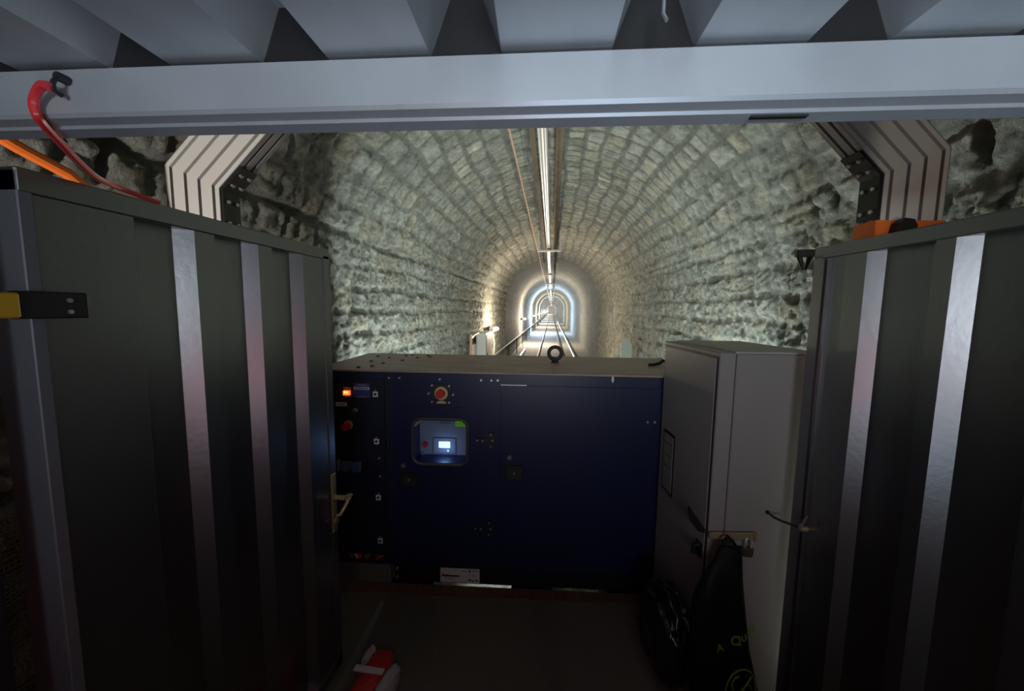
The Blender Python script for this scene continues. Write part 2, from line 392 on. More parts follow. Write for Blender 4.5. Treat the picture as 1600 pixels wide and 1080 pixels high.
def hanger():
    r = empty('conductor_hanger', (0, 0, 0), cat='hanger', group='hangers carrying the conductor bar')
    b = MB(); b.box(-0.26, 0.26, -0.03, 0.03, -0.042, 0.0, 0.004); b.build('crossbar', M_white, r)
    for x in (-0.245, 0.245):
        b = MB(); b.box(x - 0.02, x + 0.02, -0.03, 0.03, -0.01, 0.43, 0.003); b.build('arm', M_white, r)
    b = MB(); b.box(-0.05, 0.05, -0.03, 0.03, 0.0, 0.022); b.build('clamp', M_dark, r)
    return r
h0 = hanger()
hy = [8.7, 14.7, 19.9, 25.5, 31, 36.5, 42, 48, 54, 60, 66, 72]
hl = ['nearest U-shaped hanger on the vault, holding the bright bar', 'second U-shaped hanger along the vault, under the darker stone', 'third U-shaped hanger along the vault, above the warm ring of light']
for k, y in enumerate(hy):
    h = h0 if k == 0 else copy_tree(h0)
    h.location = (-0.085, y, 1.363)
    h['label'] = hl[k] if k < 3 else 'tiny U-shaped hanger far down the vault beyond the third hanger'
# lamps along the wall
def lamp(y, col, energy, label, first=None):
    if first is None:
        r = empty('tunnel_lamp', (0, 0, 0), cat='lamp', group='lamps along the tunnel wall')
        b = MB(); b.box(-0.05, 0.05, -0.35, 0.35, -0.05, 0.05, 0.01); b.build('housing', M_white, r)
        b = MB(); b.cyl((0.07, -0.32, -0.01), (0.07, 0.32, -0.01), 0.035, 12)
        b.build('tube', mat('lamp tube', (0.9, 0.9, 0.9), 0.4, emit=((1.0, 0.93, 0.82), 14.0)), r, True)
        b = MB(); b.box(-0.16, -0.04, -0.03, 0.03, -0.03, 0.03); b.build('bracket', M_dark, r)
    else: r = copy_tree(first)
    r.location = (-1.53, y, -0.53); r['label'] = label; 
    if y > 0: light('lamp_light', 'POINT', (-1.02, y, -0.50), energy, col, 0.06)
    else:      # lamp beside the container, cone narrowed to light the frame, not the generator
        l = light('lamp_light', 'SPOT', (-1.34, y, -0.50), energy, col, 0.06); l.data.spot_size = R(44); l.data.spot_blend = 0.5
        l.rotation_euler = (Vector((-1.34, 1.33, 0.62)) - l.location).to_track_quat('-Z', 'Y').to_euler()
        l = light('lamp_light', 'SPOT', (1.46, y, -0.30), energy * 0.15, (1.0, 0.86, 0.74), 0.06); l.data.spot_size = R(44); l.data.spot_blend = 0.5  # added unseen spot, brightens the right side of the portal frame
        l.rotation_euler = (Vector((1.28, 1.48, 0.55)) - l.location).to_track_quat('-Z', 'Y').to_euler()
    return r
WARM, COOL, NEUT = (1.0, 0.80, 0.58), (0.66, 0.80, 1.0), (1.0, 0.95, 0.88)
spec = [(9.75, WARM, 190), (20.6, WARM, 480), (31.0, COOL, 1200), (-0.9, NEUT, 170), (41.5, WARM, 700), (52, NEUT, 700), (62.5, COOL, 500), (73, WARM, 500), (84, NEUT, 500), (95, COOL, 500), (107, NEUT, 500), (120, NEUT, 500), (135, NEUT, 600), (150, NEUT, 900), (163, NEUT, 1400)]
ll = ['nearest tube lamp on the tunnel wall, beside the white panel box', 'second tube lamp along the wall, lighting the warm ring', 'third tube lamp along the wall, lighting the bluish ring', 'tube lamp on the stone wall beside the container']
lm = None
for k, (y, c, e) in enumerate(spec):
    r = lamp(y, c, e, ll[k] if k < 4 else 'distant tube lamp in the row deep in the tunnel', lm)
    if lm is None: lm = r

# panel box with conduits by the nearest lamp
pb = empty('panel_box', (-1.62, 8.35, TRACK), label='pale electrical panel box on the tunnel wall by the nearest lamp', cat='box')
b = MB(); b.box(-0.02, 0.20, -0.35, 0.40, 0.35, 1.42, 0.01); b.build('body', M_white, pb)
b = MB(); b.box(0.20, 0.215, -0.31, 0.36, 0.40, 1.37, 0.005); b.build('door', M_cab, pb)
b = MB(); b.box(0.215, 0.23, -0.26, -0.22, 0.85, 0.97); b.build('handle', M_dark, pb)
cp = empty('conduit_frame', (-1.58, 7.2, TRACK), label='thin pale pipe frame standing on the tunnel floor beside the panel box', cat='pipe')
b = MB(); b.cyl((0, 0, 0), (0, 0, 1.45), 0.028, 10); b.build('post', mat('reddish pipe', (0.6, 0.33, 0.2), 0.5), cp, True)
b = MB(); b.tube([(0, 0, 1.36), (0, 0.35, 1.40), (0, 0.76, 1.42)], 0.022, 8); b.build('arm', M_zinc, cp, True)
b = MB(); b.box(-0.02, 0.02, 0.18, 0.42, 0.0, 1.22); b.build('board', M_white, cp)
b = MB(); b.tube([(-1.60, 10.0, -0.62), (-1.55, 10.08, -0.95), (-1.58, 10.1, -1.4), (-1.56, 10.1, TRACK)], 0.02, 8)
tag(b.build('lamp_cable', M_zinc, smooth=True), 'pale cable dropping down the wall below the nearest lamp', 'cable')
# marker post on the other side
mp = MB(); mp.prism([(-0.10, -0.06), (0.10, -0.06), (0.10, 0.06), (-0.10, 0.06)], 0, 1.30, 'z')
bm_ = mp.bm
top = [v for v in bm_.verts if v.co.z > 1.2]
mp.prism([(-0.10, 1.30), (0.10, 1.30), (0.0, 1.42)], -0.06, 0.06, 'y')
o = mp.build('marker_post', M_post); o.location = (1.47, 7.45, TRACK)
tag(o, 'pale stone marker post with pointed top against the tunnel wall', 'post')

# ------------------------------------------------------------------ container shell
A34 = R(3.4)
fd = empty('floor', (0, 0, FLOOR), label='dull olive plywood floor of the container', cat='floor', kind='structure')
GO = Vector((-1.431, 2.093, 0)); du = Vector((math.cos(A34), math.sin(A34), 0)); dn = Vector((-math.sin(A34), math.cos(A34), 0))
def Gp(u, n): v = GO + du * u + dn * n; return (v.x, v.y)
b = MB(); b.prism([(-1.38, -2.6), (1.34, -2.6), Gp(2.8, -0.085), Gp(0.02, -0.085)], -0.06, 0.0, 'z'); b.build('panel', M_floor, fd)
b = MB(); b.prism([Gp(0.05, -0.083), Gp(2.75, -0.083), Gp(2.75, -0.003), Gp(0.05, -0.003)], FLOOR - 0.09, FLOOR + 0.004, 'z')
tag(b.build('trim_1', M_wood), 'worn brown wooden batten along the floor edge before the generator', 'trim', kind='structure')
for nm, x, lb in (('wall_left', -1, 'corrugated steel side wall of the container, lamp side'), ('wall_right', 1, 'corrugated steel side wall of the container, cabinet side')):
    pts = []; y = -2.4; cx = 1.03 if x < 0 else 1.16
    while y < 0.42:
        pts += [(x * cx, y), (x * cx, y + 0.07), (x * (cx + 0.035), y + 0.10), (x * (cx + 0.035), y + 0.19)]; y += 0.225
    b = MB(); b.sheet(pts, FLOOR, 0.36, 'z'); tag(b.build(nm, M_door), lb, 'wall', kind='structure')
def post(x0, x1, lb):
    b = MB(); b.box(x0, x1, 0.43, 0.545, FLOOR, 0.36, 0.006); tag(b.build('trim_2', M_dark), lb, 'trim', kind='structure')
post(-1.16, -1.005, 'dark steel corner post by the hinge strap'); post(1.15, 1.24, 'dark steel corner post beyond the door with the silver wire')
# roof sheet and lintel, turned slightly
RT = Matrix.Rotation(R(1.9), 4, 'Z')
pts = []; zl, zh = 0.329, 0.398
edges = [-0.606, -0.514, -0.382, -0.287, -0.149, -0.055, 0.085, 0.187, 0.319, 0.415]
dark = [(-0.845, -0.745)] + [(edges[i], edges[i + 1]) for i in range(0, 10, 2)] + [(0.55, 0.65), (0.78, 0.88), (1.01, 1.10)]
dark = [(-1.075, -0.98)] + dark
pts.append((-1.2, zl))
for d0, d1 in dark: pts += [(d0, zl), (d0 + 0.026, zh), (d1 - 0.026, zh), (d1, zl)]
pts.append((1.24, zl))
b = MB(); b.sheet(pts, -2.4, 0.53, 'y'); o = b.build('ceiling', M_roof); o.matrix_world = RT; tag(o, 'corrugated galvanised roof sheet of the container', 'ceiling', kind='structure')
lt = empty('trim_3', (0, 0, 0), R(1.9), label='pale galvanised lintel beam across the container doorway', cat='beam', kind='structure')
b = MB()
prof = [(0.502, 0.322), (0.500, 0.264), (0.504, 0.2595), (0.520, 0.2570), (0.523, 0.2535), (0.545, 0.2515), (0.549, 0.256), (0.549, 0.322)]
b.prism([(p[0], p[1]) for p in prof], -1.2, 1.24, 'x'); b.build('beam', M_galv, lt)
b = MB(); b.box(-1.2, 1.24, 0.515, 0.545, 0.3225, 0.41); b.build('recess_shade', M_black, lt)  # black strip added to darken the roof recesses above the lintel
b = MB(); b.box(0.268, 0.338, 0.526, 0.533, 0.2505, 0.262); b.build('slot', M_black, lt)

# container doors
def door(name, loc, rz, sgn, ribs, L, label):
    """local +Y runs from hinge to free edge, inside faces local X*sgn"""
    d = empty(name, loc, rz, label=label, cat='door', kind='structure')
    H = 0.25 - FLOOR; dep = 0.036
    pts = [(0.02, 0)]
    for a, e in ribs:        # a..e recess (between the slopes), proud elsewhere
        pts += [(a - 0.03, 0), (a, -dep), (e, -dep), (e + 0.03, 0)]
    pts.append((L - 0.03, 0))
    b = MB(); b.sheet([(sgn * x, y) for y, x in pts], 0.06, H - 0.045, 'z', 10); b.build('panel', M_door, d)
    b = MB(); b.sheet([(sgn * -0.045, 0.02), (sgn * -0.045, L - 0.03)], 0.06, H - 0.045, 'z'); b.build('back_sheet', M_door, d)
    def bar(nm, y0, y1, z0, z1): 
        x0, x1 = sorted((sgn * -0.05, sgn * 0.004)); q = MB(); q.box(x0, x1, y0, y1, z0, z1, 0.003); return q.build(nm, M_door, d)
    bar('top_rail', 0.0, L, H - 0.046, H); bar('bottom_rail', 0.0, L, 0.02, 0.07); bar('edge_stile', L - 0.045, L, 0.02, H - 0.03)
    q = MB(); x0, x1 = sorted((sgn * -0.085, sgn * 0.003)); q.box(x0, x1, 0.0, 0.022, 0.02, H - 0.006, 0.002); q.build('hinge_flange', mat('hinge steel', (0.16, 0.175, 0.20), 0.5, 0.2), d)
    return d
dl = door('door_1', (-0.985, 0.605, FLOOR), 0.0, 1, [(0.225, 0.315), (0.437, 0.540), (0.662, 0.765)], 0.965, 'open corrugated grey steel container door with brass lever handle')
dr = door('door_2', (1.11, 0.60, FLOOR), R(5.82), -1, [(0.105, 0.248), (0.353, 0.492), (0.600, 0.740)], 0.985, 'open corrugated grey steel container door with silver wire latch')
# ridges on the right door's stile
for w in (0.905, 0.93):
    b = MB(); b.box(-0.008, 0.0, w, w + 0.008, 0.06, 1.95); b.build('seam_ridge', M_door, dr)
# left door handle
zz = lambda z: z - FLOOR
def DL(x, y, z): return (x + 0.985, y - 0.605, z - FLOOR)
hd = empty('handle', (0, 0, 0)); hd.parent = dl
b = MB(); b.box(0.004, 0.012, 0.915, 0.950, zz(-1.04), zz(-0.76), 0.004); b.build('plate', M_brass, hd)
b = MB(); b.cyl((0.01, 0.933, zz(-0.872)), (0.066, 0.933, zz(-0.872)), 0.011, 12); b.tube([(0.062, 0.933, zz(-0.872)), (0.064, 0.965, zz(-0.874)), (0.060, 0.99, zz(-0.882)), (0.05, 0.955, zz(-0.92)), (0.035, 0.935, zz(-0.956)), (0.02, 0.93, zz(-0.958))], 0.009, 8); b.build('lever', M_brass, hd, True)
b = MB(); b.cyl((0.008, 0.933, zz(-0.985)), (0.022, 0.933, zz(-0.985)), 0.014, 14); b.build('lock_cylinder', M_brass, hd, True)
# hinge strap with bolts
hs = empty('hinge_strap', (0, 0, 0)); hs.parent = dl
b = MB(); b.box(0.004, 0.014, -0.03, 0.085, zz(-0.030), zz(0.022), 0.003); b.build('strap', M_dark, hs)
for z in (-0.017, 0.006):
    b = MB(); b.cyl((0.014, 0.052, zz(z)), (0.018, 0.052, zz(z)), 0.0045, 10); b.build('bolt', M_steel, hs, True)
b = MB(); b.box(0.002, 0.022, -0.055, -0.022, zz(-0.028), zz(0.018), 0.003); b.build('yellow_block', M_yellow, hs)
# right door latch
lh = empty('latch', (0, 0, 0)); lh.parent = dr
b = MB(); b.tube([(-0.012, 0.90, zz(-0.845)), (-0.05, 0.965, zz(-0.852)), (-0.06, 1.00, zz(-0.856)), (-0.045, 1.06, zz(-0.868))], 0.005, 8); b.sph((-0.045, 1.062, zz(-0.868)), 0.009, 10); b.build('hook_rod', M_dark, lh, True)
b = MB(); b.cyl((0, 0.905, zz(-0.845)), (-0.026, 0.905, zz(-0.845)), 0.011, 12); b.build('eye', M_brass, lh, True)
b = MB(); b.tube([(-0.024, 0.905, zz(-0.845)), (-0.034, 0.893, zz(-0.83)), (-0.03, 0.883, zz(-0.805)), (-0.022, 0.880, zz(-0.778)), (-0.03, 0.886, zz(-0.80)), (-0.036, 0.90, zz(-0.835))], 0.0028, 6); b.build('wire', M_steel, lh, True)

# ------------------------------------------------------------------ generator
GS = 1.08
gen = empty('generator', (GO.x, GO.y, TRACK), A34, label='dark blue generator set with lit instrument window standing across the track', cat='generator')
def gz(z): return z * GS - TRACK
GW, GD, GT, GB = 2.35, 0.81, gz(-0.347), gz(-1.605)
def gbox(nm, m, u0, u1, z0, z1, n0, n1, parent=gen, bev=0.0, raw=False):
    b = MB(); u0, u1 = u0 * GS, u1 * GS; z0, z1 = gz(z0), gz(z1)
    b.box(u0, u1, n0, n1, min(z0, z1), max(z0, z1), bev); return b.build(nm, m, parent)
wu0, wu1, wz0, wz1 = 0.562 * GS, 0.876 * GS, gz(-0.880), gz(-0.616)
body = MB(); zb = gz(-1.50)
body.box(0, GW, 0.16, GD, zb, GT - 0.012)
body.box(0, wu0, 0.0, 0.16, zb, GT - 0.012); body.box(wu1, GW, 0.0, 0.16, zb, GT - 0.012)
body.box(wu0, wu1, 0.0, 0.16, zb, wz0); body.box(wu0, wu1, 0.0, 0.16, wz1, GT - 0.012)
body.build('body', M_navy, gen)
b = MB(); b.box(-0.006, GW + 0.006, -0.006, GD + 0.006, GT - 0.012, GT, 0.003); b.build('roof', M_gtop, gen)
b = MB(); b.box(0.44 * GS, GW, 0.004, GD, GB, zb); b.build('base_frame', M_black, gen)
gbox('step', M_grey, -0.0, 0.418, -1.508, -1.617, 0.0, 0.5)
for u0, u1 in ((0.05, 0.72), (1.22, 1.48), (1.82, 2.25)):
    b = MB(); b.box(u0, u1, 0.03, GD, 0.0, GB + 0.002); b.build('skid', M_black, gen)
# lifting eye
le = empty('lifting_eye', (0, 0, 0)); le.parent = gen
ex, en = 1.614, 0.28
v = Vector((0.029 * GS, 2.434 * GS, 0)) - Vector((GO.x, GO.y, 0)); ex, en = v.dot(du), v.dot(dn)
b = MB(); b.torus((ex, en, GT + 0.068), 0.044, 0.013, 'y', 36, 12); b.build('ring', M_dark, le, True)
b = MB(); b.cyl((ex, en, GT), (ex, en, GT + 0.026), 0.03, 16, 0.018); b.build('collar', M_dark, le, True)
# holes / studs on the roof
random.seed(3)
for k, (px, pn) in enumerate([(0.10, 0.60), (0.22, 0.52), (0.30, 0.66), (0.36, 0.40), (0.42, 0.55), (0.28, 0.25), (0.26, 0.12), (0.20, 0.06), (0.46, 0.70), (0.5, 0.62), (0.33, 0.72), (0.16, 0.34)]):
    b = MB(); b.cyl((px + 0.05, pn, GT - 0.001), (px + 0.05, pn, GT + 0.008), 0.011, 10); b.build('roof_stud', M_black, gen, True)
# panels: left control column
F0 = -0.006
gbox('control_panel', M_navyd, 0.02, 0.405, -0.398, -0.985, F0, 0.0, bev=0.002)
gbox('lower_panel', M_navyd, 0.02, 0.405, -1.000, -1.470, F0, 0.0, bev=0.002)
gbox('panel_gap', M_black, 0.408, 0.428, -0.385, -1.50, -0.002, 0.001)
dg = gbox('instrument_door', M_navy, 0.0, 0.001, -1.4, -1.401, F0 + 0.003, 0.0)   # replaced below by a ring-shaped panel
bpy.data.objects.remove(dg)
def ring_panel(nm, m, u0, u1, z0, z1, inner, n0, n1, parent):
    """rectangular panel with a rounded hole"""
    bm = bmesh.new(); N = len(inner); cu = sum(p[0] for p in inner) / N; cz = sum(p[1] for p in inner) / N
    outer = []
    for (x, z) in inner:
        dx, dz = x - cu, z - cz
        k = min(((u1 - cu) if dx > 0 else (u0 - cu)) / dx if abs(dx) > 1e-6 else 1e9, ((z1 - cz) if dz > 0 else (z0 - cz)) / dz if abs(dz) > 1e-6 else 1e9)
        outer.append((cu + dx * k, cz + dz * k))
    # snap the nearest outer points to the corners
    for c in ((u0, z0), (u0, z1), (u1, z0), (u1, z1)):
        i = min(range(N), key=lambda q: (outer[q][0] - c[0]) ** 2 + (outer[q][1] - c[1]) ** 2); outer[i] = c
    V = [[bm.verts.new((p[0], n, p[1])) for p in L] for n in (n0, n1) for L in (inner, outer)]
    for i in range(N):
        j = (i + 1) % N
        bm.faces.new((V[0][i], V[0][j], V[1][j], V[1][i])); bm.faces.new((V[2][i], V[2][j], V[3][j], V[3][i]))
        bm.faces.new((V[1][i], V[1][j], V[3][j], V[3][i])); bm.faces.new((V[0][i], V[0][j], V[2][j], V[2][i]))
    b = MB(); b.bm.free(); b.bm = bm; return b.build(nm, m, parent)
inn = rrect(wu0, wu1, wz0, wz1, 0.055, 8)
idr = ring_panel('instrument_door', M_navy, 0.463 * GS, 0.995 * GS, gz(-1.405), gz(-0.548), inn, F0, 0.0, gen)
gbox('engine_door', M_navy, 1.057, 2.10, -0.418, -1.408, F0, 0.0, bev=0.002)
b = MB(); b.prism([(1.660 * GS, gz(-0.355)), (1.669 * GS, gz(-0.355)), (1.672 * GS, gz(-0.378)), (1.665 * GS, gz(-0.391)), (1.658 * GS, gz(-0.378))], -0.012, 0.0, 'y'); b.build('roof_clip', M_white, gen)
gbox('door_lip', M_steel, 1.057, 1.20, -0.414, -0.418, F0 - 0.001, 0.0)
# window: rubber seal, glass, recess
seal = MB(); pts = [(p[0], F0 - 0.004, p[1]) for p in inn]; seal.tube(pts, 0.011, 8, True); seal.build('window_seal', mat('grey rubber', (0.045, 0.045, 0.05), 0.5), idr, True)
b = MB(); b.prism(inn, F0 - 0.002, F0 + 0.002, 'y'); b.build('window_glass', M_glass, idr)
b = MB(); b.box(wu0, wu1, 0.145, 0.158, wz0, wz1); ip = b.build('instrument_panel', M_inner, gen)
gl = lambda nm, m, u0, u1, z0, z1, n0, n1, par=ip: gbox(nm, m, u0, u1, z0, z1, n0, n1, par)
# things on the recessed panel: positions corrected for depth of the recess
def dp(u, z, n=0.14):
    """front-plane point seen -> the point behind it at depth n"""
    x = Vector((GO.x, GO.y, 0)) + du * (u * GS); y = x.length; 
    p = Vector((x.x, x.y, z * GS)); d = p.normalized(); k = n / d.dot(dn); q = p + d * k; w = q - Vector((GO.x, GO.y, 0))
    return w.dot(du), q.z - TRACK
su, sz = dp(0.742, -0.767); b = MB(); b.box(su - 0.037, su + 0.037, 0.136, 0.146, sz - 0.021, sz + 0.021, 0.002); b.build('screen', M_screen, ip)
b = MB(); b.box(su - 0.075, su + 0.075, 0.138, 0.1455, sz - 0.06, sz + 0.045, 0.003); b.build('controller', M_inner, ip)
su2, sz2 = dp(0.763, -0.801); b = MB(); b.sph((su2, 0.136, sz2), 0.005, 10); b.build('led', M_led, ip, True)
for (u, z) in ((0.621, -0.822), (0.611, -0.845)):
    a_, c_ = dp(u, z); b = MB(); b.cyl((a_, 0.128, c_), (a_, 0.146, c_), 0.011, 12); b.build('knob', M_steel, ip, True)
a_, c_ = dp(0.636, -0.766); b = MB(); b.cyl((a_, 0.12, c_), (a_, 0.146, c_), 0.016, 14); b.build('stop_button', M_red, ip, True)
a_, c_ = dp(0.745, -0.64); b = MB(); b.box(a_ - 0.035, a_ + 0.035, 0.142, 0.147, c_ - 0.006, c_ + 0.006); b.build('name_strip', M_grey, ip)
a_, c_ = dp(0.76, -0.885); b = MB(); b.tube([(a_ - 0.06, 0.13, c_ - 0.02), (a_, 0.12, c_ + 0.015), (a_ + 0.06, 0.13, c_ - 0.02)], 0.008, 8); b.build('cable', M_steel, ip, True)
gbox('green_sticker', M_green, 0.806, 0.862, -0.622, -0.657, F0 - 0.0045, F0 - 0.003, idr)
for k in range(4):
    gbox('sticker_print', M_gletter, 0.812 + 0.012 * k, 0.818 + 0.012 * k, -0.634, -0.647, F0 - 0.0052, F0 - 0.004, idr)
b = MB(); b.prism([(wu0 + 0.004, gz(-0.675)), (wu0 + 0.004, gz(-0.655)), (0.606 * GS, wz1 - 0.004), (0.628 * GS, wz1 - 0.004)], F0 - 0.0045, F0 - 0.003, 'y'); b.build('clear_tape', M_cab, idr)
light('panel_glow', 'POINT', tuple(gen.location + du * (su + 0.01) + dn * 0.085 + Vector((0, 0, sz - 0.01))), 0.22, (0.28, 0.48, 1.0), 0.02)
# emergency stop above the door
es = empty('emergency_stop', (0, 0, 0)); es.parent = gen
gbox('backplate', M_black, 0.672, 0.783, -0.418, -0.523, -0.01, 0.0, es)
cu_, cz_ = 0.728 * GS, gz(-0.469)
b = MB(); b.cyl((cu_, -0.018, cz_), (cu_, -0.009, cz_), 0.040, 28); b.build('ring', M_cream, es, True)
b = MB(); b.cyl((cu_ - 0.002, -0.05, cz_), (cu_, -0.016, cz_), 0.025, 24); b.build('button', M_red, es, True)
b = MB(); b.prism([(cu_ + 0.03 * math.cos(R(a)), gz(-0.528) + 0.018 * math.sin(R(a))) for a in range(0, 181, 15)], -0.0125, -0.009, 'y'); b.build('tag', M_cream, es)
bolts = [(0.435, -0.389), (0.493, -0.388), (0.720, -0.391), (0.949, -0.392), (1.006, -0.391), (1.041, -0.39), (0.676, -0.426), (0.772, -0.428), (0.656, -0.472), (0.793, -0.477), (0.676, -0.519), (0.772, -0.521), (1.861, -0.603), (1.899, -0.602), (0.370, -0.854), (0.371, -0.961), (0.46, -1.52), (0.46, -1.575)]
for (u, z) in bolts:
    b = MB(); b.cyl((u * GS, -0.016, gz(z)), (u * GS, 0.0, gz(z)), 0.0065, 10); b.build('bolt', M_steel, gen, True)
# quarter-turn locks with white squares
for (u, z) in ((0.354, -0.484), (0.354, -0.757), (0.358, -1.090), (0.363, -1.354)):
    lk = gbox('quarter_turn_lock', M_white, u - 0.014, u + 0.014, z + 0.015, z - 0.016, -0.010, -0.005, gen)
    b = MB(); b.cyl((u * GS, -0.014, gz(z)), (u * GS, -0.009, gz(z)), 0.008, 12); b.build('key_slot', M_black, lk, True)
    b = MB(); b.cyl((u * GS, -0.012, gz(z + 0.024)), (u * GS, -0.005, gz(z + 0.024)), 0.005, 8); b.build('pin', M_brass, lk, True)
# lit switch, labels, toggles, sockets
sw = gbox('lit_switch', M_amber, 0.174, 0.210, -0.467, -0.492, -0.020, -0.005)
gbox('lamp_core', M_amber2, 0.181, 0.203, -0.469, -0.480, -0.0215, -0.019, sw)
lw = gbox('switch_label', M_cab, 0.172, 0.213, -0.447, -0.461, -0.008, -0.005, sw); gbox('switch_caption', M_grey, 0.176, 0.208, -0.499, -0.503, -0.008, -0.005, sw)
bl = gbox('blue_label', M_bluelab, 0.231, 0.322, -0.424, -0.506, -0.008, -0.005)
gbox('white_band', M_white, 0.231, 0.320, -0.445, -0.460, -0.0095, -0.007, bl); gbox('caption', M_cab, 0.253, 0.300, -0.499, -0.504, -0.0095, -0.007, bl)
gbox('heading', mat('faint print', (0.2, 0.22, 0.4), 0.6), 0.250, 0.305, -0.430, -0.438, -0.0095, -0.007, bl)
for k in range(9): gbox('print', M_navyd, 0.236 + 0.009 * k, 0.242 + 0.009 * k, -0.449, -0.456, -0.0105, -0.009, bl)
lb = gbox('white_label', M_white, 0.125, 0.188, -0.536, -0.558, -0.008, -0.005)
for z in (-0.541, -0.549): gbox('print', M_grey, 0.13, 0.182, z, z - 0.004, -0.0092, -0.0075, lb)
b = MB(); b.cyl((0.240 * GS, -0.02, gz(-0.577)), (0.240 * GS, -0.005, gz(-0.577)), 0.013, 14); tg = b.build('toggle_switch', M_steel, gen, True)
b = MB(); b.cyl((0.240 * GS, -0.045, gz(-0.590)), (0.240 * GS, -0.018, gz(-0.577)), 0.005, 8); b.build('toggle', M_dark, tg, True)
b = MB(); b.cyl((0.195 * GS, -0.016, gz(-0.665)), (0.195 * GS, -0.005, gz(-0.665)), 0.028, 24); e2 = b.build('stop_button_base', M_cream, gen, True)
b = MB(); b.cyl((0.188 * GS, -0.045, gz(-0.669)), (0.190 * GS, -0.012, gz(-0.667)), 0.023, 20); b.build('button', M_red, e2, True)
for u in (0.152, 0.212):
    s_ = gbox('power_socket', M_blue, u, u + 0.046, -0.878, -0.936, -0.030, -0.005, gen, 0.004)
    gbox('hinge', M_cab, u + 0.040, u + 0.050, -0.878, -0.930, -0.026, -0.005, s_)
gbox('socket_edge', M_cab, 0.128, 0.141, -0.870, -0.935, -0.02, -0.005)
# red and white lettering strip at the foot of the lower panel
for (x0, x1, sl, m) in ((0.170, 0.184, 0.012, M_red), (0.197, 0.207, -0.010, M_red), (0.208, 0.222, 0.006, M_white), (0.224, 0.236, 0.010, M_red), (0.240, 0.252, -0.008, M_red), (0.266, 0.276, 0.0, M_grey), (0.281, 0.300, -0.010, M_grey)):
    b = MB(); z0, z1 = gz(-1.468), gz(-1.442)
    b.prism([((x0 + sl) * GS, z0), ((x1 + sl) * GS, z0), (x1 * GS, z1), (x0 * GS, z1)], -0.0085, -0.005, 'y'); b.build('letter', m, gen)
b = MB(); b.prism([(0.305 * GS, gz(-1.450)), (0.388 * GS, gz(-1.443)), (0.345 * GS, gz(-1.470)), (0.325 * GS, gz(-1.470)), (0.362 * GS, gz(-1.450))], -0.0085, -0.005, 'y'); b.build('letter', M_red, gen)
# hinges and door locks
for (u0, z0) in ((0.975, -0.731), (0.968, -1.250)):
    hg = gbox('hinge', M_black, u0 - 0.055, u0 + 0.012, z0 + 0.012, z0 - 0.018, -0.016, -0.005, gen)
    gbox('hinge_leaf', M_black, u0 + 0.012, u0 + 0.056, z0 + 0.043, z0 - 0.042, -0.014, 0.0, hg)
    for (du_, dz_) in ((-0.045, 0), (-0.015, -0.002), (0.03, 0.034), (0.04, 0), (0.03, -0.034)):
        b = MB(); b.cyl(((u0 + du_) * GS, -0.020, gz(z0 + dz_)), ((u0 + du_) * GS, -0.010, gz(z0 + dz_)), 0.0055, 8); b.build('bolt', M_steel, hg, True)
for (ku, kz, u0, u1, z0, z1, sx, sz_) in ((0.509, -0.893, 0.480, 0.594, -0.934, -1.020, 0.541, -0.972), (1.110, -0.826, 1.090, 1.190, -0.872, -0.962, 1.138, -0.915)):
    kb = MB(); kb.cyl((ku * GS, -0.018, gz(kz)), (ku * GS, -0.005, gz(kz)), 0.015, 16); kb.build('round_lock', mat('dull brass', (0.16, 0.145, 0.11), 0.5, 0.4), gen, True)
    pl = gbox('paddle_latch', M_black, u0, u1, z0, z1, -0.016, -0.005, gen, 0.003)
    gbox('paddle', M_dark, u0 + 0.02, u1 - 0.02, z0 - 0.02, z1 + 0.015, -0.022, -0.014, pl)
    b = MB(); b.sph((sx * GS, -0.023, gz(sz_)), 0.007, 10); b.build('key_hole', M_steel, pl, True)
# type plate at the base
tp = gbox('type_plate', M_white, 0.714, 0.944, -1.512, -1.598, -0.002, 0.004)
def pr(u0, u1, z0, z1): gbox('print', M_black, u0, u1, z0, z1, -0.0032, -0.0018, tp)
pr(0.722, 0.826, -1.552, -1.561); pr(0.724, 0.766, -1.5475, -1.5495); pr(0.74, 0.75, -1.566, -1.569); pr(0.882, 0.892, -1.517, -1.530); pr(0.84, 0.87, -1.522, -1.525); pr(0.90, 0.935, -1.519, -1.522); pr(0.905, 0.925, -1.552, -1.554); pr(0.905, 0.908, -1.54, -1.554); pr(0.88, 0.895, -1.575, -1.585); pr(0.90, 0.912, -1.58, -1.588); pr(0.922, 0.935, -1.575, -1.585); pr(0.76, 0.80, -1.572, -1.574)
# small black hook tool lying on the generator roof
b = MB(); b.tube([(0.655, 2.565, -0.362), (0.69, 2.56, -0.360), (0.73, 2.56, -0.350), (0.75, 2.565, -0.330), (0.79, 2.58, -0.350), (0.83, 2.60, -0.360)], 0.011, 8)
tag(b.build('cable_hook', M_black, smooth=True), 'small black hook lying on the generator roof beside the grey cabinet', 'hook')

